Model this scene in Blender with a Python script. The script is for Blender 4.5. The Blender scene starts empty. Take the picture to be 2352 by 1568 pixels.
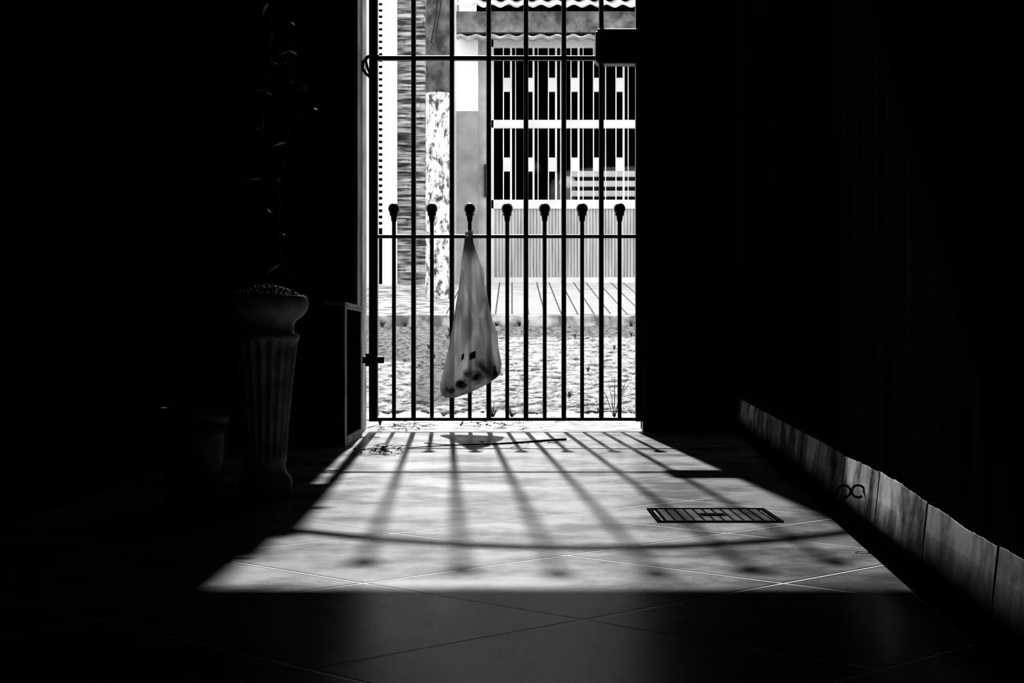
import bpy, math, random
import numpy as np
from mathutils import Vector, Matrix
random.seed(7); np.random.seed(7)
F=3640.0; HC=0.3077; HY=790.0; CX=1176.0
def PX(px,Y): return (px-CX)/F*Y
def PZ(py,Y): return HC+(HY-py)/F*Y

# ---------------- materials ----------------
def newmat(n):
    m=bpy.data.materials.new(n); m.use_nodes=True
    nt=m.node_tree; b=nt.nodes["Principled BSDF"]
    return m,nt,b
def g(v): return (v,v,v,1)
def mat(n,c0,c1=None,rough=.7,scale=8,detail=6,bump=0.0,metal=0.0,spec=.5,stretch=(1,1,1),lo=.35,hi=.65,bdist=.01,pure=False,nrough=.5):
    m,nt,b=newmat(n)
    if c1 is None: c1=c0
    geo=nt.nodes.new("ShaderNodeNewGeometry"); mp=nt.nodes.new("ShaderNodeMapping")
    mp.inputs["Scale"].default_value=stretch
    nt.links.new(geo.outputs["Position"],mp.inputs["Vector"])
    no=nt.nodes.new("ShaderNodeTexNoise"); no.inputs["Scale"].default_value=scale; no.inputs["Detail"].default_value=detail; no.inputs["Roughness"].default_value=nrough
    nt.links.new(mp.outputs[0],no.inputs["Vector"])
    r=nt.nodes.new("ShaderNodeValToRGB"); r.color_ramp.elements[0].position=lo; r.color_ramp.elements[1].position=hi
    r.color_ramp.elements[0].color=g(c0); r.color_ramp.elements[1].color=g(c1)
    nt.links.new(no.outputs["Fac"],r.inputs[0])
    if pure:
        out=nt.nodes["Material Output"]; nt.nodes.remove(b)
        b=nt.nodes.new("ShaderNodeBsdfDiffuse"); nt.links.new(r.outputs[0],b.inputs["Color"]); nt.links.new(b.outputs[0],out.inputs[0])
    else:
        nt.links.new(r.outputs[0],b.inputs["Base Color"])
        b.inputs["Roughness"].default_value=rough; b.inputs["Metallic"].default_value=metal
        b.inputs["Specular IOR Level"].default_value=spec
    if bump>0:
        bn=nt.nodes.new("ShaderNodeBump"); bn.inputs["Strength"].default_value=bump; bn.inputs["Distance"].default_value=bdist
        nt.links.new(no.outputs["Fac"],bn.inputs["Height"]); nt.links.new(bn.outputs[0],b.inputs["Normal"])
    return m

def mth(nt,op,a,b=None,c=None):
    n=nt.nodes.new("ShaderNodeMath"); n.operation=op
    for i,v in enumerate((a,b,c)):
        if v is None: continue
        if isinstance(v,(int,float)): n.inputs[i].default_value=v
        else: nt.links.new(v,n.inputs[i])
    return n.outputs[0]
def mrange(nt,v,a,b):
    mr=nt.nodes.new("ShaderNodeMapRange"); mr.inputs[1].default_value=a; mr.inputs[2].default_value=b
    nt.links.new(v,mr.inputs[0]); return mr.outputs[0]
def tile_mat(n,diag,period,ou,ov,c0,c1,grout,gw,rough=.38,scale=5,axes=("X","Y"),bump=.5,pv=None,vary=.35,spec=.5,lo=.32,hi=.68,bd=.004,edge=None,rvar=.35,fine=.12,diffuse_only=False,grain=0):
    m,nt,b=newmat(n)
    geo=nt.nodes.new("ShaderNodeNewGeometry"); sp=nt.nodes.new("ShaderNodeSeparateXYZ")
    nt.links.new(geo.outputs["Position"],sp.inputs[0])
    a=sp.outputs[axes[0]]; c=sp.outputs[axes[1]]
    if diag:
        u=mth(nt,'ADD',a,c); v=mth(nt,'SUBTRACT',c,a)
    else: u=a; v=c
    pv=pv or period
    u=mth(nt,'ADD',mth(nt,'DIVIDE',mth(nt,'SUBTRACT',u,ou),period),.5); v=mth(nt,'ADD',mth(nt,'DIVIDE',mth(nt,'SUBTRACT',v,ov),pv),.5)
    du=mth(nt,'ABSOLUTE',mth(nt,'SUBTRACT',mth(nt,'FRACT',u),.5)); dv=mth(nt,'ABSOLUTE',mth(nt,'SUBTRACT',mth(nt,'FRACT',v),.5))
    d=mth(nt,'MINIMUM',du,dv)
    mask=mrange(nt,d,gw,gw*.5)
    cb=nt.nodes.new("ShaderNodeCombineXYZ"); nt.links.new(mth(nt,'FLOOR',mth(nt,'ADD',u,.5)),cb.inputs[0]); nt.links.new(mth(nt,'FLOOR',mth(nt,'ADD',v,.5)),cb.inputs[1])
    wn=nt.nodes.new("ShaderNodeTexWhiteNoise"); nt.links.new(cb.outputs[0],wn.inputs["Vector"])
    no=nt.nodes.new("ShaderNodeTexNoise"); no.inputs["Scale"].default_value=scale; no.inputs["Detail"].default_value=10; no.inputs["Roughness"].default_value=.65
    nt.links.new(geo.outputs["Position"],no.inputs["Vector"])
    fac=no.outputs["Fac"]
    if grain:
        ng=nt.nodes.new("ShaderNodeTexNoise"); ng.inputs["Scale"].default_value=220; ng.inputs["Detail"].default_value=3; nt.links.new(geo.outputs["Position"],ng.inputs["Vector"])
        fac=mth(nt,'ADD',fac,mth(nt,'MULTIPLY',mth(nt,'SUBTRACT',ng.outputs["Fac"],.5),grain))
    r=nt.nodes.new("ShaderNodeValToRGB"); r.color_ramp.elements[0].position=lo; r.color_ramp.elements[1].position=hi
    r.color_ramp.elements[0].color=g(c0); r.color_ramp.elements[1].color=g(c1); nt.links.new(fac,r.inputs[0])
    k=mth(nt,'ADD',mth(nt,'MULTIPLY',wn.outputs["Value"],vary),1-vary/2)
    mx=nt.nodes.new("ShaderNodeMix"); mx.data_type='RGBA'; mx.blend_type='MULTIPLY'; mx.inputs[0].default_value=1
    kc=nt.nodes.new("ShaderNodeCombineXYZ")
    for i in range(3): nt.links.new(k,kc.inputs[i])
    nt.links.new(r.outputs[0],mx.inputs[6]); nt.links.new(kc.outputs[0],mx.inputs[7])
    col=mx.outputs[2]
    if edge is not None:
        me_=nt.nodes.new("ShaderNodeMix"); me_.data_type='RGBA'; me_.inputs[7].default_value=g(edge)
        nt.links.new(mrange(nt,d,gw*2.3,gw*1.6),me_.inputs[0]); nt.links.new(col,me_.inputs[6]); col=me_.outputs[2]
    m2=nt.nodes.new("ShaderNodeMix"); m2.data_type='RGBA'; m2.inputs[7].default_value=g(grout)
    nt.links.new(mask,m2.inputs[0]); nt.links.new(col,m2.inputs[6])
    n2=nt.nodes.new("ShaderNodeTexNoise"); n2.inputs["Scale"].default_value=90; n2.inputs["Detail"].default_value=4
    nt.links.new(geo.outputs["Position"],n2.inputs["Vector"])
    hh=mth(nt,'SUBTRACT',mth(nt,'MULTIPLY',n2.outputs["Fac"],fine),mask)
    bn=nt.nodes.new("ShaderNodeBump"); bn.inputs["Strength"].default_value=bump; bn.inputs["Distance"].default_value=bd
    nt.links.new(hh,bn.inputs["Height"])
    if diffuse_only:
        out=nt.nodes["Material Output"]; nt.nodes.remove(b); b=nt.nodes.new("ShaderNodeBsdfDiffuse")
        nt.links.new(m2.outputs[2],b.inputs["Color"]); nt.links.new(bn.outputs[0],b.inputs["Normal"]); nt.links.new(b.outputs[0],out.inputs[0]); return m
    nt.links.new(m2.outputs[2],b.inputs["Base Color"])
    b.inputs["Specular IOR Level"].default_value=spec
    rr=mth(nt,'ADD',mth(nt,'MULTIPLY',no.outputs["Fac"],rvar),rough-rvar*.45); nt.links.new(rr,b.inputs["Roughness"])
    nt.links.new(bn.outputs[0],b.inputs["Normal"])
    return m

# ---------------- mesh builder ----------------
class B:
    def __init__(s): s.v=[]; s.f=[]; s.m=[]; s.s=[]
    def add(s,vs,fs,mi=0,smooth=False):
        o=len(s.v); s.v+= [tuple(v) for v in vs]
        for f in fs: s.f.append([i+o for i in f]); s.m.append(mi); s.s.append(smooth)
    def box(s,x0,x1,y0,y1,z0,z1,mi=0):
        vs=[(x,y,z) for x in (x0,x1) for y in (y0,y1) for z in (z0,z1)]
        s.add(vs,[(0,1,3,2),(4,6,7,5),(0,4,5,1),(2,3,7,6),(0,2,6,4),(1,5,7,3)],mi)
    def bbox(s,x0,x1,y0,y1,z0,z1,b=.003,mi=0):
        import bmesh
        bm=bmesh.new(); bmesh.ops.create_cube(bm,size=1)
        for v in bm.verts: v.co=Vector(((x0+x1)/2+v.co.x*(x1-x0),(y0+y1)/2+v.co.y*(y1-y0),(z0+z1)/2+v.co.z*(z1-z0)))
        bmesh.ops.bevel(bm,geom=bm.edges[:],offset=b,segments=2,affect='EDGES',profile=.5)
        bm.verts.index_update()
        s.add([v.co[:] for v in bm.verts],[[v.index for v in f.verts] for f in bm.faces],mi); bm.free()
    def tube(s,pts,r,n=12,mi=0,closed=False):
        pts=[Vector(p) for p in pts]; N=len(pts); rs=r if isinstance(r,(list,tuple)) else [r]*N
        vs=[];up=None
        for i,p in enumerate(pts):
            a=pts[(i-1)%N] if (closed or i>0) else p; c=pts[(i+1)%N] if (closed or i<N-1) else p
            t=(c-a).normalized()
            if up is None: up=Vector((0,1,0)) if abs(t.y)<.9 else Vector((1,0,0))
            x=(up-t*up.dot(t)).normalized(); y=t.cross(x); up=x
            for k in range(n):
                an=2*math.pi*k/n; vs.append(p+x*math.cos(an)*rs[i]+y*math.sin(an)*rs[i])
        fs=[]
        for i in range(N if closed else N-1):
            j=(i+1)%N
            for k in range(n): fs.append((i*n+k,i*n+(k+1)%n,j*n+(k+1)%n,j*n+k))
        s.add(vs,fs,mi,True)
        if not closed:
            s.add(vs[:n],[list(range(n))[::-1]],mi); s.add(vs[-n:],[list(range(n))],mi)
    def sphere(s,c,r,mi=0,n=20,m=12,sc=(1,1,1)):
        vs=[];fs=[]
        for i in range(m+1):
            th=math.pi*i/m
            for k in range(n):
                a=2*math.pi*k/n; vs.append((c[0]+r*sc[0]*math.sin(th)*math.cos(a),c[1]+r*sc[1]*math.sin(th)*math.sin(a),c[2]+r*sc[2]*math.cos(th)))
        for i in range(m):
            for k in range(n): fs.append((i*n+k,i*n+(k+1)%n,(i+1)*n+(k+1)%n,(i+1)*n+k))
        s.add(vs,fs,mi,True)
    def lathe(s,c,prof,n=64,mi=0,flute=None):
        vs=[];fs=[]
        for (z,r) in prof:
            for k in range(n):
                a=2*math.pi*k/n; rr=r
                if flute and flute[0]<=z<=flute[1]: rr=r-flute[3]*(0.5+.5*math.cos(a*flute[2]))
                vs.append((c[0]+rr*math.cos(a),c[1]+rr*math.sin(a),c[2]+z))
        for i in range(len(prof)-1):
            for k in range(n): fs.append((i*n+k,i*n+(k+1)%n,(i+1)*n+(k+1)%n,(i+1)*n+k))
        s.add(vs,fs,mi,True)
        s.add(vs[:n],[list(range(n))[::-1]],mi); s.add(vs[-n:],[list(range(n))],mi)
    def build(s,name,mats):
        me=bpy.data.meshes.new(name); me.from_pydata(s.v,[],s.f)
        for m in mats: me.materials.append(m)
        me.polygons.foreach_set("material_index",s.m); me.polygons.foreach_set("use_smooth",s.s); me.update()
        import bmesh
        bm=bmesh.new(); bm.from_mesh(me); bmesh.ops.recalc_face_normals(bm,faces=bm.faces[:]); bm.to_mesh(me); bm.free()
        o=bpy.data.objects.new(name,me); bpy.context.scene.collection.objects.link(o); return o

# materials
M_floor=tile_mat("floor_tile",True,.54,2.388,2.23,.045,.155,.50,.0095,rough=.27,scale=4.6,bump=.8,spec=.065,vary=.5,lo=.42,hi=.58,bd=.003,edge=.001,rvar=.16,fine=.03,grain=.18)
M_dado=tile_mat("dado_tile",False,.38,1.557,.0,.10,.62,.003,.016,scale=9,axes=("Y","Z"),pv=5,vary=.25,bump=.5,lo=.36,hi=.6,diffuse_only=True)
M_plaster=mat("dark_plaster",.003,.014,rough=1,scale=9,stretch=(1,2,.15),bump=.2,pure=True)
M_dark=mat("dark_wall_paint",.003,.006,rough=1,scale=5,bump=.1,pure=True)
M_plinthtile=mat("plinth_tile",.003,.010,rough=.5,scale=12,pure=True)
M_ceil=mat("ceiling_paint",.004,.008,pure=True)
M_whitejamb=mat("worn_white_paint",.25,.5,rough=.7,scale=10,bump=.2)
M_concrete=mat("sidewalk_concrete",.12,.5,rough=.9,scale=14,bump=.8,detail=10,spec=.1)
M_iron=mat("gate_black_paint",.012,.03,rough=.38,scale=60,bump=.25,bdist=.002)
M_iron2=mat("cast_iron",.008,.02,scale=60,bump=.3,bdist=.002,pure=True)

# ---------------- room shell ----------------
CH=3.32
b=B(); b.box(-1.0,.97,-1.5,5.62,-.1,0); b.build("floor",[M_floor])
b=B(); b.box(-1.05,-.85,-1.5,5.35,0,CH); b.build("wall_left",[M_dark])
b=B()
def wx(Y): return .35+.0785*Y
WS=.007
vs=[(wx(-1.5)+WS,-1.5,0),(wx(5.8)+WS,5.8,0),(wx(5.8)+.2,5.8,0),(wx(-1.5)+.2,-1.5,0)]
vs+=[(x,y,CH) for x,y,z in vs]
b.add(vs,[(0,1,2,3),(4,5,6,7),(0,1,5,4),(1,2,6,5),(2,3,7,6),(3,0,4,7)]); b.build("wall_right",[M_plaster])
b=B(); b.box(-1.05,.75,-1.7,-1.5,0,CH); b.build("wall_back",[M_dark])
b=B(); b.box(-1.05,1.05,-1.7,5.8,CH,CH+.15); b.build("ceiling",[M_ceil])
b=B()
b.box(-1.05,-.54,5.35,5.75,0,CH)
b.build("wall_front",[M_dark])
b=B()
b.box(.471,.71,5.602,5.8,0,CH)
b.box(.71,.7925,5.602,5.612,.59,CH); b.box(.71,.80,5.602,5.62,0,.59)
b.box(.71,.80,5.602,5.8,2.2,CH)
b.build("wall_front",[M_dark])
b=B()
p=[(-.54,2.687),(.366,2.687),(.275,CH),(-.54,CH)]  # invented slanted cut at right, out of view, lets sun onto the dado
b.add([(x,5.6,z) for x,z in p]+[(x,5.65,z) for x,z in p],[(0,1,2,3),(4,5,6,7),(0,1,5,4),(1,2,6,5),(2,3,7,6),(3,0,4,7)])
b.build("wall_front",[M_dark])
b=B(); b.box(-.539,-.528,5.42,5.75,.0,2.68); b.build("trim_1",[M_whitejamb])
b=B()
x0=-.56; x1=-.508
b.box(x0,x1,4.78,5.345,0,.425,0)
b.box(x1,x1+.004,4.78,4.84,0,.425,1); b.box(x1,x1+.004,5.29,5.345,0,.425,1)
b.box(x1,x1+.004,4.84,5.29,0,.025,1); b.box(x1,x1+.004,4.84,5.29,.415,.425,1)
b.box(x0-.006,x1+.006,4.77,5.345,.425,.435,1)
b.box(x0,x1-.02,4.85,5.345,.435,.76,0); b.box(x0,x1-.014,4.84,5.345,.76,.775,0)
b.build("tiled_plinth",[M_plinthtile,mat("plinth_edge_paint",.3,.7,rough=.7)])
# tiled dado right wall
b=B(); N=620; vs=[];fs=[]
ys=np.linspace(.2,5.58,N); w=0
for i,y in enumerate(ys):
    w=.86*w+random.gauss(0,.0004)
    k=1 if y<3.1 else .15
    t=.119+k*(.0008*math.sin(y*6.3)+w) - (.010 if y<2.2 else 0)*min(1,(2.2-y)/.5 if y<2.2 else 0)
    x=wx(y)-.006
    vs+=[(x,y,0),(x+.012,y,t),(x+.0135,y,t)]
for i in range(N-1):
    a=i*3; c=a+3
    fs+=[(a,c,c+1,a+1),(a+1,c+1,c+2,a+2)]
b.add(vs,fs); b.build("baseboard_right",[M_dado])

# ---------------- metal gate ----------------
b=B(); GY=5.6
longs=[950,1038,1122.5,1208,1295,1381]; shorts=[905,992,1079,1165,1251,1337,1423]
def arch(x):
    t=(x+.015)/.47; return 2.36-.17*t*t
zb=PZ(962,GY)
for p in longs:
    x=PX(p,GY); b.tube([(x,GY,zb),(x,GY,arch(x))],.0088,14)
    zt=arch(x)+.205; b.tube([(x,GY,arch(x)),(x,GY,zt)],.0088,12); b.lathe((x,GY,zt-.03),[(0,.009),(.004,.014),(.012,.014),(.016,.009)],16); b.sphere((x,GY,zt),.023)
for p in shorts:
    x=PX(p,GY); zk=PZ(479,GY)
    b.tube([(x,GY,zb),(x,GY,zk-.03)],.0072,14)
    b.tube([(x,GY,zk-.045),(x,GY,zk-.018)],[.0095,.0125],14)
    b.lathe((x,GY,zk-.026),[(0,.012),(.003,.0155),(.012,.0155),(.016,.010)],18)
    b.sphere((x,GY,zk),.0205)
XL=-.498; XR=.448
for z,h in ((PZ(962,GY),.006),(PZ(543,GY),.006),(PZ(134,GY),.0075)):
    b.bbox(XL,XR,GY-.012,GY+.012,z-h,z+h,.002)
arc=[(XL+(XR-XL)*i/30,GY,arch(XL+(XR-XL)*i/30)) for i in range(31)]
b.tube(arc,.019,12)
b.bbox(XL-.006,XL+.024,GY-.018,GY+.018,.035,2.25,.002)
b.bbox(-.527,XL-.004,GY-.012,GY+.012,1.56,2.42,.002)  # added plate above the view, blocks sun to narrow the floor patch
b.bbox(XR-.012,XR+.012,GY-.018,GY+.018,.035,2.25,.002)
b.bbox(.4605,.470,5.575,5.63,0,2.74,.002)
b.bbox(PX(1370,GY),.455,GY-.04,GY+.03,PZ(150,GY),PZ(70,GY),.006)
b.bbox(PX(1366,GY),PX(1384,GY),GY-.05,GY+.03,PZ(146,GY),PZ(78,GY),.004)
b.tube([(PX(1425,GY),GY-.045,PZ(115,GY)),(PX(1425,GY),GY-.038,PZ(115,GY))],.018,18)
b.bbox(.458,PX(1520,GY),5.585,5.6015,PZ(150,GY),PZ(52,GY),.004)
zh=PZ(826,GY)
b.bbox(-.527,-.45,GY-.03,GY-.012,zh-.012,zh+.012,.003); b.tube([(-.505,GY-.026,zh-.022),(-.505,GY-.026,zh+.022)],.011,12)
b.bbox(-.527,-.45,GY-.03,GY-.012,1.9,1.924,.003)
pts=[(PX(x,GY),GY-.03,PZ(y,GY)) for x,y in ((872,132),(858,130),(846,134),(836,146),(834,160),(842,172),(854,182))]
b.tube(pts,.0055,10); pts=[(PX(x,GY),GY-.03,PZ(y,GY)) for x,y in ((848,133),(842,142),(846,160),(852,174))]; b.tube(pts,.0045,8)
b.build("metal_gate",[M_iron])

# ---------------- plastic bag ----------------
m,nt,bs=newmat("bag_plastic")
nt.nodes.remove(bs); out=nt.nodes["Material Output"]
di=nt.nodes.new("ShaderNodeBsdfDiffuse"); di.inputs[0].default_value=g(.5)
tr=nt.nodes.new("ShaderNodeBsdfTranslucent")
tp=nt.nodes.new("ShaderNodeBsdfTransparent"); tp.inputs[0].default_value=g(.8)
gl=nt.nodes.new("ShaderNodeBsdfGlossy"); gl.inputs[1].default_value=.3; gl.inputs[0].default_value=g(.4)
s1=nt.nodes.new("ShaderNodeMixShader"); s1.inputs[0].default_value=.65; nt.links.new(di.outputs[0],s1.inputs[1]); nt.links.new(tr.outputs[0],s1.inputs[2])
geo=nt.nodes.new("ShaderNodeNewGeometry")
mpx=nt.nodes.new("ShaderNodeMapping"); mpx.inputs["Scale"].default_value=(1,1,.3); mpx.inputs["Rotation"].default_value=(0,.35,0); nt.links.new(geo.outputs["Position"],mpx.inputs[0])
no=nt.nodes.new("ShaderNodeTexNoise"); no.inputs["Scale"].default_value=14; nt.links.new(mpx.outputs[0],no.inputs["Vector"])
rp=nt.nodes.new("ShaderNodeValToRGB"); rp.color_ramp.elements[0].position=.38; rp.color_ramp.elements[1].position=.62; rp.color_ramp.elements[0].color=g(.24); rp.color_ramp.elements[1].color=g(.58)
nt.links.new(no.outputs["Fac"],rp.inputs[0]); nt.links.new(rp.outputs[0],tr.inputs[0])
mr=nt.nodes.new("ShaderNodeMapRange"); mr.inputs[1].default_value=.35; mr.inputs[2].default_value=.7; mr.inputs[3].default_value=.02; mr.inputs[4].default_value=.18; nt.links.new(no.outputs["Fac"],mr.inputs[0])
s2=nt.nodes.new("ShaderNodeMixShader"); nt.links.new(mr.outputs[0],s2.inputs[0]); nt.links.new(s1.outputs[0],s2.inputs[1]); nt.links.new(tp.outputs[0],s2.inputs[2])
s3=nt.nodes.new("ShaderNodeMixShader"); s3.inputs[0].default_value=.05; nt.links.new(s2.outputs[0],s3.inputs[1]); nt.links.new(gl.outputs[0],s3.inputs[2])
nt.links.new(s3.outputs[0],out.inputs[0]); M_bag=m
M_fruit=mat("bag_contents",.01,.05,rough=.5,scale=30)
M_mark=mat("bag_print",.03,.03,rough=.5)
BY=5.545
lv=[(540,1068,1084,.008),(560,1066,1088,.010),(600,1060,1101,.016),(615,1059,1109,.02),(650,1055,1114,.026),(700,1047,1122,.034),(735,1042,1130,.036),(765,1037,1141,.038),(800,1031,1144,.042),(835,1023,1151,.045),(860,1018,1148,.042),(880,1013,1122,.034),(897,1012,1090,.026),(908,1016,1060,.016),(913,1024,1045,.006)]
ly=[l[0] for l in lv]
def bagpt(py,a,off=0):
    l=np.interp(py,ly,[q[1] for q in lv]); r=np.interp(py,ly,[q[2] for q in lv]); d=np.interp(py,ly,[q[3] for q in lv])
    cx=(l+r)/2; hw=(r-l)/2
    s=math.sin(a); c=math.cos(a)
    t=(py-540)/373
    fold=1+.10*math.sin(a*9+4*t)+.06*math.sin(a*17-6*t+1)+.05*math.sin(a*5+9*t)
    fx=1+(.03*math.sin(a*9+4*t))
    dg=math.exp(-((cx+hw*c-(1060+ (py-640)*.32))/9)**2)*.016 if s<0 and py>620 else 0
    dg+=math.exp(-((cx+hw*c-(1140- (py-640)*.42))/8)**2)*.014 if s<0 and py>640 else 0
    X=PX(cx+hw*c*fx,BY); Yy=BY+(d*fold)*s-dg-off
    return (X,min(Yy,GY-.012),PZ(py,BY))
b=B(); R=80;K=96; vs=[];fs=[]
for i in range(R+1):
    py=540+373*i/R
    for k in range(K): vs.append(bagpt(py,2*math.pi*k/K))
for i in range(R):
    for k in range(K): fs.append((i*K+k,i*K+(k+1)%K,(i+1)*K+(k+1)%K,(i+1)*K+k))
b.add(vs,fs,0,True)
b.add(vs[-K:],[list(range(K))],0)
zr=PZ(543,GY)
for dx in (-.006,.008):
    x=PX(1078,GY)+dx
    pp=[(x-.004,BY,zr-.02),(x-.002,BY+.01,zr+.006),(x,GY-.02,zr+.016),(x,GY+.0,zr+.013),(x+.001,GY+.022,zr+.006),(x,GY+.02,zr-.02),(x,GY-.0,zr-.035),(x-.002,BY,zr-.05)]
    b.tube(pp,[.006,.006,.006,.005,.005,.006,.006,.006],10,0)
for (px,py,r) in ((1122,845,.026),(1092,862,.024),(1060,880,.022),(1132,858,.018),(1105,835,.02),(1035,893,.016),(1075,855,.018)):
    b.sphere((PX(px,BY),BY-.018,PZ(py,BY)),r,1,16,10,(1.05,.9,.8))
for (a0,a1,p0,p1) in ((-2.02,-1.93,812,826),(-1.70,-1.48,808,824)):
    q=[];n=6
    for i in range(n+1):
        for k in range(n+1): q.append(bagpt(p0+(p1-p0)*i/n+(3-6*k/n),a0+(a1-a0)*k/n,.0015))
    b.add(q,[(i*(n+1)+k,i*(n+1)+k+1,(i+1)*(n+1)+k+1,(i+1)*(n+1)+k) for i in range(n) for k in range(n)],2)
b.build("plastic_bag",[M_bag,M_fruit,M_mark])

# ---------------- floor things ----------------
b=B(); cx,cy=PX(1637,2.84),2.84
hw=.105
for a in (-1,1):
    b.box(cx+a*hw-.004,cx+a*hw+.004,cy-hw-.004,cy+hw+.004,0,.003); b.box(cx-hw,cx+hw,cy+a*hw-.004,cy+a*hw+.004,0,.003)
    b.box(cx+a*(hw-.012)-.002,cx+a*(hw-.012)+.002,cy-hw+.01,cy+hw-.01,0,.0025)
b.box(cx-hw+.012,cx+hw-.012,cy-hw+.012,cy+hw-.012,0,.0012,2)
n=11
for i in range(n):
    for j in range(n):
        x=cx-hw+.02+(2*hw-.04)*i/(n-1); y=cy-hw+.02+(2*hw-.04)*j/(n-1)
        if abs(x-cx)<.02 and abs(y-cy)<.02: continue
        s=.0062; b.box(x-s,x+s,y-s,y+s,.0012,.0022,1)
b.box(cx-.018,cx+.018,cy-.006,cy+.006,.0012,.003); 
b.build("drain_cover",[M_iron2,mat("worn_iron_studs",.10,.2,pure=True),mat("drain_plate",.015,.03,pure=True)])
def fl(px,py):
    Y=HC*F/(py-HY); return (PX(px,Y),Y)
b=B(); a=fl(935,1031); c=fl(1300,1012)
pts=[]; rs=[]
for i in range(15):
    t=i/14; pts.append((a[0]+(c[0]-a[0])*t,a[1]+(c[1]-a[1])*t+.012*math.sin(t*9),.003+.001*math.sin(t*7)+.001*t)); rs.append(.001+.0026*t)
b.tube(pts,rs,8); a=pts[4]; b.tube([a,(a[0]-.06,a[1]+.05,.004),(a[0]-.1,a[1]+.12,.003)],.0014,6)
b.build("fallen_twig",[mat("bark",.02,.05,rough=.9)])
M_leafd=mat("dry_leaf",.02,.06,rough=.8,scale=30)
def leaf(b,c,L,W,ang,pitch,mi=0,roll=0):
    n=5; vs=[]
    M=Matrix.Translation(c)@Matrix.Rotation(ang,4,'Z')@Matrix.Rotation(pitch,4,'Y')@Matrix.Rotation(roll,4,'X')
    for i in range(n+1):
        t=i/n; w=W*math.sin(math.pi*min(1,t*.92+.05))**.8*(1-.35*t); 
        for k,s in ((0,-1),(1,0),(2,1)): vs.append(M@Vector((t*L,s*w,(.15*W if s else -.1*W)+L*.25*t*t*-1)))
    b.add(vs,[(i*3+k,i*3+k+1,i*3+k+4,i*3+k+3) for i in range(n) for k in (0,1)],mi,True)
b=B()
for (px,py,cnt,sx) in ((878,1042,50,.03),(945,985,34,.04),(1140,982,24,.06),(1060,978,16,.2),(900,990,12,.05),(1195,990,6,.03),(1130,1030,5,.1),(1250,970,14,.2)):
    x,y=fl(px,py)
    for i in range(cnt):
        leaf(b,(x+random.gauss(0,sx),y+random.gauss(0,.03),.006+random.random()*.014),random.uniform(.014,.034),random.uniform(.004,.009),random.uniform(0,6.28),random.uniform(-.5,.1))
b.build("fallen_leaves",[M_leafd])

# dark wire scroll standing off the right wall
b=B(); Yh=2.45; cx=PX(1955,Yh); z0=PZ(1128,Yh)
for s in (-1,1):
    pts=[]
    for i in range(30):
        t=i/29; a=math.radians(200-330*t); r=.0098
        pts.append((cx+s*(.0108-r*math.cos(a)),Yh,z0+r*math.sin(a)*.95))
    b.tube(pts,.0018,8)
b.tube([(cx-.002,Yh,z0-.003),(cx+.002,Yh,z0-.003)],.0018,8)
b.tube([(cx+.018,Yh,z0),(wx(Yh)+.006,Yh,z0)],.0017,8)
b.build("wall_scroll",[M_iron2])

# ---------------- urn planter ----------------
M_urn=mat("urn_stone",.24,.5,rough=.45,scale=25,bump=.3,spec=.4)
uc=(PX(610,3.2),3.2,0)
prof=[(0,.050),(.006,.054),(.03,.0545),(.04,.052),(.048,.044),(.056,.040),(.07,.040),(.075,.0425)]
prof+=[(.08+.235*i/20,.0430+.022*(i/20)**1.3) for i in range(21)]
prof+=[(.318,.068),(.326,.068),(.331,.058),(.345,.0565),(.355,.062),(.368,.078),(.38,.085),(.392,.0865),(.402,.084),(.406,.079),(.404,.073)]
b=B(); b.lathe(uc,prof,144,0,(.085,.312,18,.006))
for i in range(420):
    r=.074*math.sqrt(random.random()); a=random.uniform(0,6.28); z=.402+.022*(1-(r/.075)**2)
    b.sphere((uc[0]+r*math.cos(a),uc[1]+r*math.sin(a),z),random.uniform(.003,.0065),1,6,4,(1,1,.7))
b.build("urn_planter",[M_urn,mat("pebbles",.2,.95,rough=.10,scale=60,lo=.4,hi=.6,spec=1.0)])
b=B(); pc=(PX(445,3.05),3.05,0)
b.lathe(pc,[(0,.05),(.005,.053),(.12,.062),(.15,.064),(.152,.070),(.182,.072),(.186,.069),(.186,.062),(.165,.060)],64)
M_leaf=mat("leaf",.04,.09,rough=.3,scale=30)
M_potd=mat("dark_glazed_clay",.04,.08,rough=.25)
b.build("flower_pot",[M_potd,M_leaf])
b=B()
def vine(px0,px1,Y,zbot,seed):
    random.seed(seed); pts=[]
    n=46
    for i in range(n):
        t=i/(n-1); z=CH+(zbot-CH)*t; px=px0+(px1-px0)*t
        pts.append((PX(px,Y)+.012*math.sin(t*23+seed)+.006*math.sin(t*51),Y+.012*math.cos(t*19+seed),z))
    b.tube(pts,.0022,6,0)
    for p in pts[12:]:
        for _ in range(2):
            a=random.uniform(0,6.28); leaf(b,p,random.uniform(.022,.042),random.uniform(.008,.013),a,random.uniform(-.2,1.0),1,random.uniform(-.6,.6))
vine(640,655,3.3,PZ(605,3.3),1); vine(600,618,3.25,PZ(480,3.25),2); vine(650,690,3.4,PZ(250,3.4),9)
b.build("hanging_vine",[mat("vine_stem",.02,.03),M_leaf])
random.seed(3)

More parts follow.
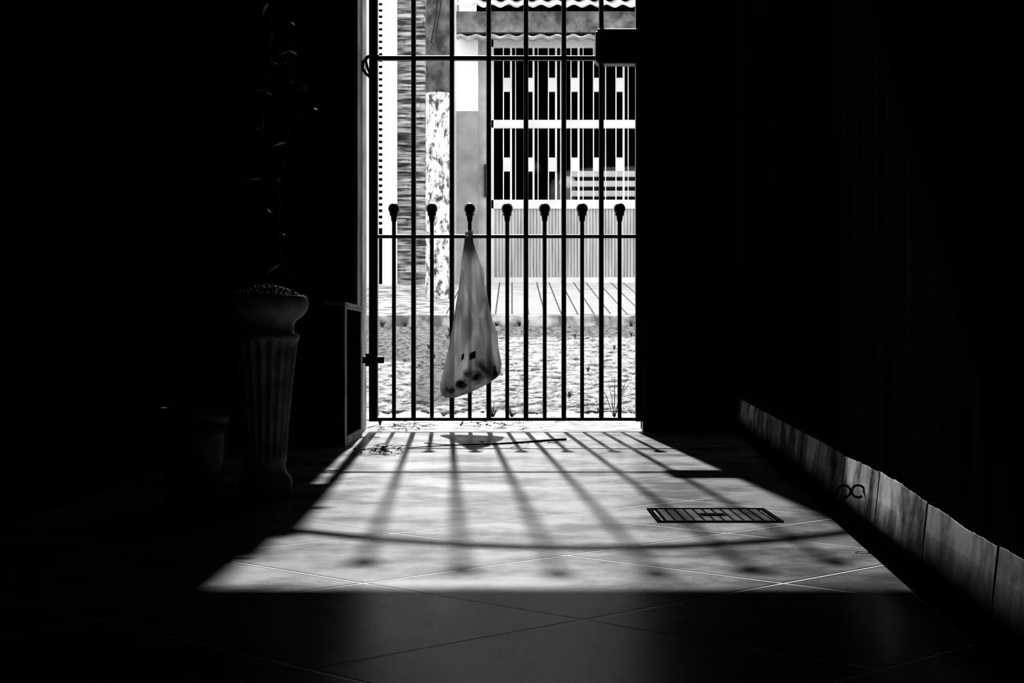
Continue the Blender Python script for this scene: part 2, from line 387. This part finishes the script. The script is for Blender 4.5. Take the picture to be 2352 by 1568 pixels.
# ---------------- street ----------------
SL=.0985
def rz(Y): return max(0,SL*(Y-6.0))
b=B()
b.box(-3.5,3.5,5.62,5.98,-.12,0)
b.box(-3.5,-.2,5.985,6.5,-.12,-.002+.0); b.box(-.19,.62,5.985,6.5,-.12,.0); b.box(.63,3.5,5.985,6.5,-.12,-.002)
b.build("sidewalk",[M_concrete])
nx,ny=440,300
X=np.linspace(-3.5,3.5,nx); Yv=np.linspace(6.45,10.4,ny)
XX,YY=np.meshgrid(X,Yv)
th=math.radians(33); U=XX*math.cos(th)+YY*math.sin(th); V=-XX*math.sin(th)+YY*math.cos(th)
U=U+.012*np.sin(V*17+U*3); V=V+.012*np.sin(U*13)
row=np.floor(V/.15); us=U/.21+ (row*.37+.3*np.sin(row*12.9))%1.0
cu=np.floor(us); fu=np.abs(2*(us-cu)-1); fv=np.abs(2*(V/.15-row)-1)
h=lambda a,b_:(np.sin(a*127.1+b_*311.7)*43758.5453)%1.0
rnd=h(cu,row)
Z=.018*(1-fu**8)*(1-fv**8)+.006*rnd+ .003*np.sin(XX*40+YY*31+rnd*9)*np.sin(YY*47-XX*12)+np.random.randn(ny,nx)*.0014
Z=Z+np.maximum(0,SL*(YY-6.0))-.03
vs=np.stack([XX,YY,Z],-1).reshape(-1,3)
idx=np.arange(nx*ny).reshape(ny,nx)
fs=np.stack([idx[:-1,:-1],idx[:-1,1:],idx[1:,1:],idx[1:,:-1]],-1).reshape(-1,4)
me=bpy.data.meshes.new("cobblestone_street"); me.from_pydata(vs.tolist(),[],fs.tolist()); me.update()
M_cob=mat("cobblestone",.08,.44,rough=.85,scale=28,detail=12,bump=.8,bdist=.010,spec=.1,lo=.37,hi=.57,nrough=.7)
me.materials.append(M_cob); o=bpy.data.objects.new("cobblestone_street",me); bpy.context.scene.collection.objects.link(o)
b=B()
def slab(x0,x1,y0,y1,dz,mi):
    vs=[(x,y,rz(y)+dz-(.0 if t else .35)) for x in (x0,x1) for y in (y0,y1) for t in (0,1)]
    b.add(vs,[(0,1,3,2),(4,6,7,5),(0,4,5,1),(2,3,7,6),(0,2,6,4),(1,5,7,3)],mi)
slab(-3.5,3.5,10.4,10.53,.06,1); slab(-3.5,-.46,10.53,14.3,.05,1); slab(-.46,3.5,10.53,14.3,.055,0)
M_swt=tile_mat("sidewalk_tiles",False,.11,0,0,.6,.9,.15,.06,rough=.8,scale=20,pv=.2,bump=.6,vary=.2,spec=.2)
b.build("far_sidewalk",[M_swt,mat("kerb_concrete",.25,.8,rough=.9,scale=9,bump=1,detail=10,lo=.4,hi=.6,spec=.2)])
b=B()
def tuft(x,y,z,n,L):
    for i in range(n):
        a=random.uniform(0,6.28); l=L*random.uniform(.5,1.2); d=random.uniform(.2,.7)
        b.tube([(x,y,z),(x+math.cos(a)*l*d*.4,y+math.sin(a)*l*d*.4,z+l*.6),(x+math.cos(a)*l*d,y+math.sin(a)*l*d,z+l)],[.002,.0015,.0004],5)
tuft(.42,6.5,0,9,.16); tuft(-.08,6.45,0,20,.06); tuft(.0,6.5,0,16,.05); tuft(.25,6.9,.07,20,.04); tuft(-.5,6.0,-.002,16,.03); tuft(-.55,6.45,0,18,.05); tuft(.36,6.45,0,14,.05)
for x in (-.85,-.7,-.1,.05,.1,.7,.78): tuft(x,10.38,rz(10.38)-.02,16,.05)
for i in range(14):
    yy=random.uniform(7,10); tuft(random.uniform(-.9,.9),yy,rz(yy)-.01,10,.03)
b.build("weeds",[mat("weed_green",.03,.10,rough=.7)])

# utility pole
M_pole=mat("pole_concrete",.05,.2,rough=.9,scale=10,bump=.5)
M_peel=mat("peeling_whitewash",.10,.9,rough=.85,scale=22,detail=15,bump=.6,stretch=(1,1,.6),lo=.41,hi=.52,nrough=.72)
b=B(); PYY=12.2; x=PX(1006,PYY); zs=rz(PYY)+.04; zw=PZ(215,PYY)
b.tube([(x,PYY,zs),(x,PYY,zw)],[.097,.094],28,1); b.tube([(x,PYY,zw),(x,PYY,4.1)],[.094,.088],28,0)
for dx,s in ((-.03,1),(.02,2)):
    b.tube([(x+dx+.03*math.sin(i*.9+s),PYY-.12-.01*s,4.0-.14*i) for i in range(11)],.006,6,2)
b.build("utility_pole",[M_pole,M_peel,M_iron])

# ---------------- buildings across ----------------
M_white=mat("white_wall",.84,.92,rough=.8,scale=3)
M_colshade=mat("column_shade_gray",.26,.4,rough=.85,scale=5)
M_stone=mat("stacked_stone_cladding",.08,.6,rough=.9,scale=5,detail=6,stretch=(.9,1,9),bump=1,lo=.4,hi=.6,bdist=.03)
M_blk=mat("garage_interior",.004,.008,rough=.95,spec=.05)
b=B(); Yb=13.9
zf=rz(Yb)
b.box(PX(878,Yb),PX(912,Yb),Yb,14.6,zf,4.4,0)
b.box(PX(912,Yb),PX(976,Yb),Yb+.05,14.6,zf,4.4,1)
for i in range(44):
    z=zf+i*.08; dz=random.uniform(.03,.07); xx=PX(912,Yb)
    while xx<PX(974,Yb)-.02:
        w_=min(random.uniform(.06,.2),PX(976,Yb)-xx); b.box(xx,xx+w_,Yb+.05-random.uniform(.004,.03),Yb+.06,z,z+dz,1); xx+=w_
b.box(PX(976,Yb),PX(1048,Yb),Yb+.25,14.6,zf,4.4,0)
b.box(-3.5,PX(868,Yb),Yb+.1,14.6,zf,4.4,0)
b.box(PX(868,Yb),PX(878,Yb),Yb+.12,14.6,zf,4.4,2)
for i in range(60):
    z=zf+.55+i*.055; b.box(PX(868,Yb),PX(878,Yb),Yb+.02,Yb+.06,z,z+.028,0)
b.box(PX(850,Yb),PX(912,Yb),Yb-.04,Yb,zf,zf+.05,0)
b.build("neighbor_house",[M_white,M_stone,M_blk])
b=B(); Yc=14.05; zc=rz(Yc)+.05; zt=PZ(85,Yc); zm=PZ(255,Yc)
b.box(PX(1048,Yc),PX(1098,Yc),Yc,14.28,zc,zm,1); b.box(PX(1048,Yc),PX(1098,Yc),Yc,14.28,zm,zt+.1,0)  # lower part gray: shade on the white column painted into its colour
b.box(PX(1098,Yc),PX(1124,Yc),Yc+.1,14.28,zc,zt+.1,2)
b.box(PX(1112,Yc),PX(1117,Yc),Yc+.07,Yc+.1,PZ(450,Yc),PZ(375,Yc),3)
b.build("gatepost",[M_white,M_colshade,mat("light_gray_paint",.45,.6,rough=.8),M_iron])
b=B(); G=14.2; xL=PX(1128,G); xRr=2.7
zz=lambda py: PZ(py,G)
b.bbox(xL,xRr,G-.03,G+.03,zz(110),zz(88),.004); b.bbox(xL,xRr,G-.03,G+.03,zz(295),zz(276),.004)
b.bbox(xL,xRr,G-.03,G+.03,zz(480),zz(459),.004); b.bbox(xL,xRr,G-.04,G+.03,zz(657),zz(637),.004)
b.bbox(xL,xL+.025,G-.03,G+.03,zz(657),zz(88),.004)
x=xL+.02
while x<xRr:
    w_=.028; b.box(x,x+w_*.7,G-.012,G+.01,zz(637),zz(480),1); b.box(x+w_*.7,x+w_,G-.002,G+.01,zz(637),zz(480),1); x+=w_
c=1165
while PX(c,G)<xRr-.05:
    xc=PX(c,G)
    for dx,hw_ in ((-.034,.005),(.034,.009)): b.box(xc+dx-hw_,xc+dx+hw_,G-.012,G+.012,zz(459),zz(110),0)
    b.box(xc+.075-.004,xc+.075+.004,G-.01,G+.01,zz(459),zz(110),0)
    for (a0,a1) in ((211,179),(394,362)): b.bbox(xc-.036,xc+.036,G-.018,G+.018,zz(a0),zz(a1),.003)
    c+=51.7
b.build("garage_gate",[mat("gate_white_paint",.7,.85,rough=.5,scale=4),mat("gate_panel",.42,.62,rough=.6,scale=6,stretch=(6,1,.3))])
b=B()
def corr(x0,x1,y0,y1,z0,z1,wl,amp,mi):
    n=int((x1-x0)/wl*10); vs=[];fs=[]
    for i in range(n+1):
        x=x0+(x1-x0)*i/n; dz=amp*math.sin(2*math.pi*(x-x0)/wl)
        for (y,z) in ((y0,z0),(y1,z1)):
            for t in (0,-.012): vs.append((x,y,z+dz+t))
    for i in range(n):
        a=i*4;c=a+4
        fs+=[(a,c,c+2,a+2),(a+1,a+3,c+3,c+1),(a,a+1,c+1,c),(a+2,c+2,c+3,a+3)]
    b.add(vs,fs,mi,True)
xr0=PX(1046,13.6)
corr(xr0,2.9,13.55,14.28,PZ(14,13.6),PZ(14,13.6)+.2,.14,.013,0)
b.box(PX(1048,13.8),2.9,13.8,14.0,PZ(74,13.8),PZ(26,13.8),1)
corr(xr0,2.9,13.72,14.02,PZ(82,13.75),PZ(76,13.75),.14,.010,0)
b.build("corrugated_canopy",[mat("fiber_cement_sheet",.4,.8,rough=.8,scale=12,bump=.3,detail=10),mat("weathered_beam",.12,.45,rough=.9,scale=6,detail=12,bump=.6,nrough=.65)])
fz=rz(14.3)+.02
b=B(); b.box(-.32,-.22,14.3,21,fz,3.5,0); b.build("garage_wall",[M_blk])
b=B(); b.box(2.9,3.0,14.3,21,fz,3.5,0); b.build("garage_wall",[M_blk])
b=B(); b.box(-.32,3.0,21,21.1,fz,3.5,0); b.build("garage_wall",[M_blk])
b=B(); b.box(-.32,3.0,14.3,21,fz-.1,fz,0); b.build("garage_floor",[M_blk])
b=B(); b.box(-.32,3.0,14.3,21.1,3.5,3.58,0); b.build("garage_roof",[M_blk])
# car (front faces the street)
b=B(); cc=1.20; cz=fz; cy=14.45
sec=[(0,.34,1.00,.80),(.05,.28,1.08,.86),(.3,.25,1.12,.89),(.9,.25,1.15,.90),(1.15,.25,1.17,.90),(2.2,.25,1.18,.91),(3.3,.25,1.18,.90),(3.9,.26,1.1,.89),(4.2,.3,1.0,.84),(4.25,.35,.9,.8)]
vs=[];fs=[]; prof=[(-1,0.0),(-1.0,.55),(-.97,.80),(-.86,.95),(-.5,1.0),(0,1.01),(.5,1.0),(.86,.95),(.97,.80),(1.0,.55),(1,0)]
for (y,a,t,w_) in sec:
    for (px_,pz_) in prof: vs.append((cc+px_*w_,cy+y,cz+a+(t-a)*pz_))
n=len(prof)
for i in range(len(sec)-1):
    for k in range(n): fs.append((i*n+k,i*n+(k+1)%n,(i+1)*n+(k+1)%n,(i+1)*n+k))
b.add(vs,fs,0,True); b.add(vs[:n],[list(range(n))],0); b.add(vs[-n:],[list(range(n))],0)
cab=[(1.0,1.16,1.16,.80,.80),(1.75,1.16,1.62,.84,.64),(2.1,1.16,1.68,.84,.66),(3.6,1.16,1.66,.84,.66),(4.1,1.0,1.1,.8,.74)]
vs=[]
for (y,a,t,w0,w1) in cab: vs+=[(cc-w0,cy+y,cz+a),(cc-w1,cy+y,cz+t),(cc,cy+y,cz+t+.02),(cc+w1,cy+y,cz+t),(cc+w0,cy+y,cz+a)]
for i in range(4):
    for k in range(4):
        b.add(vs[i*5:(i+2)*5],[(k,k+1,k+6,k+5)],1 if (i==0 or i==3 or k in (0,3)) else 0)
for sx in (-1,1):
    for wy in (.85,3.35):
        b.tube([(cc+sx*.72,cy+wy,cz+.34),(cc+sx*.92,cy+wy,cz+.34)],.34,28,2); b.tube([(cc+sx*.91,cy+wy,cz+.34),(cc+sx*.93,cy+wy,cz+.34)],.2,20,3)
    b.sphere((cc+sx*.68,cy+.03,cz+.94),.085,4,16,10,(1.1,.5,.8))
    b.sphere((cc+sx*1.0,cy+1.3,cz+1.22),.1,0,14,10,(.9,.6,.8))
    b.tube([(cc+sx*.86,cy+1.35,cz+1.14),(cc+sx*.97,cy+1.31,cz+1.2)],.02,8,2)
b.box(cc-.62,cc+.56,cy-.012,cy+.02,cz+.70,cz+1.05,2)
for i in range(4):
    z=cz+.72+i*.09; b.bbox(cc-.66,cc+.6,cy-.045,cy-.005,z,z+.055,.006,4)
b.bbox(cc-.82,cc+.82,cy-.1,cy+.1,cz+.30,cz+.52,.02,0)
b.bbox(cc-.2,cc+.2,cy-.115,cy-.1,cz+.34,cz+.46,.003,4)
b.build("car",[mat("car_paint",.25,.3,rough=.25),mat("car_glass",.04,.05,rough=.1),mat("tire_rubber",.02,.03,rough=.8),mat("chrome",.6,.6,rough=.2,metal=1),mat("bright_trim",.95,.95,rough=.3)])

# ---------------- lights ----------------
s=bpy.data.lights.new("sun","SUN"); s.energy=6.8; s.angle=math.radians(.65); s.color=(1,1,1)
so=bpy.data.objects.new("sun",s); bpy.context.scene.collection.objects.link(so)
so.rotation_euler=Vector((.0415,-1,-.736)).to_track_quat('-Z','Y').to_euler(); so.location=(-.5,16,12)
w=bpy.data.worlds.new("sky"); bpy.context.scene.world=w; w.use_nodes=True
w.node_tree.nodes["Background"].inputs[0].default_value=g(1); w.node_tree.nodes["Background"].inputs[1].default_value=1.2
cd=bpy.data.cameras.new("camera"); co=bpy.data.objects.new("camera",cd); bpy.context.scene.collection.objects.link(co)
co.location=(0,0,HC); co.rotation_euler=(math.radians(90),0,0)
cd.sensor_width=36; cd.lens=F/2352*36; cd.shift_y=6/2352; cd.clip_start=.01
bpy.context.scene.camera=co
vsn=bpy.context.scene.view_settings
vsn.view_transform='Standard'
try: vsn.look='High Contrast'
except Exception as e: print(e)
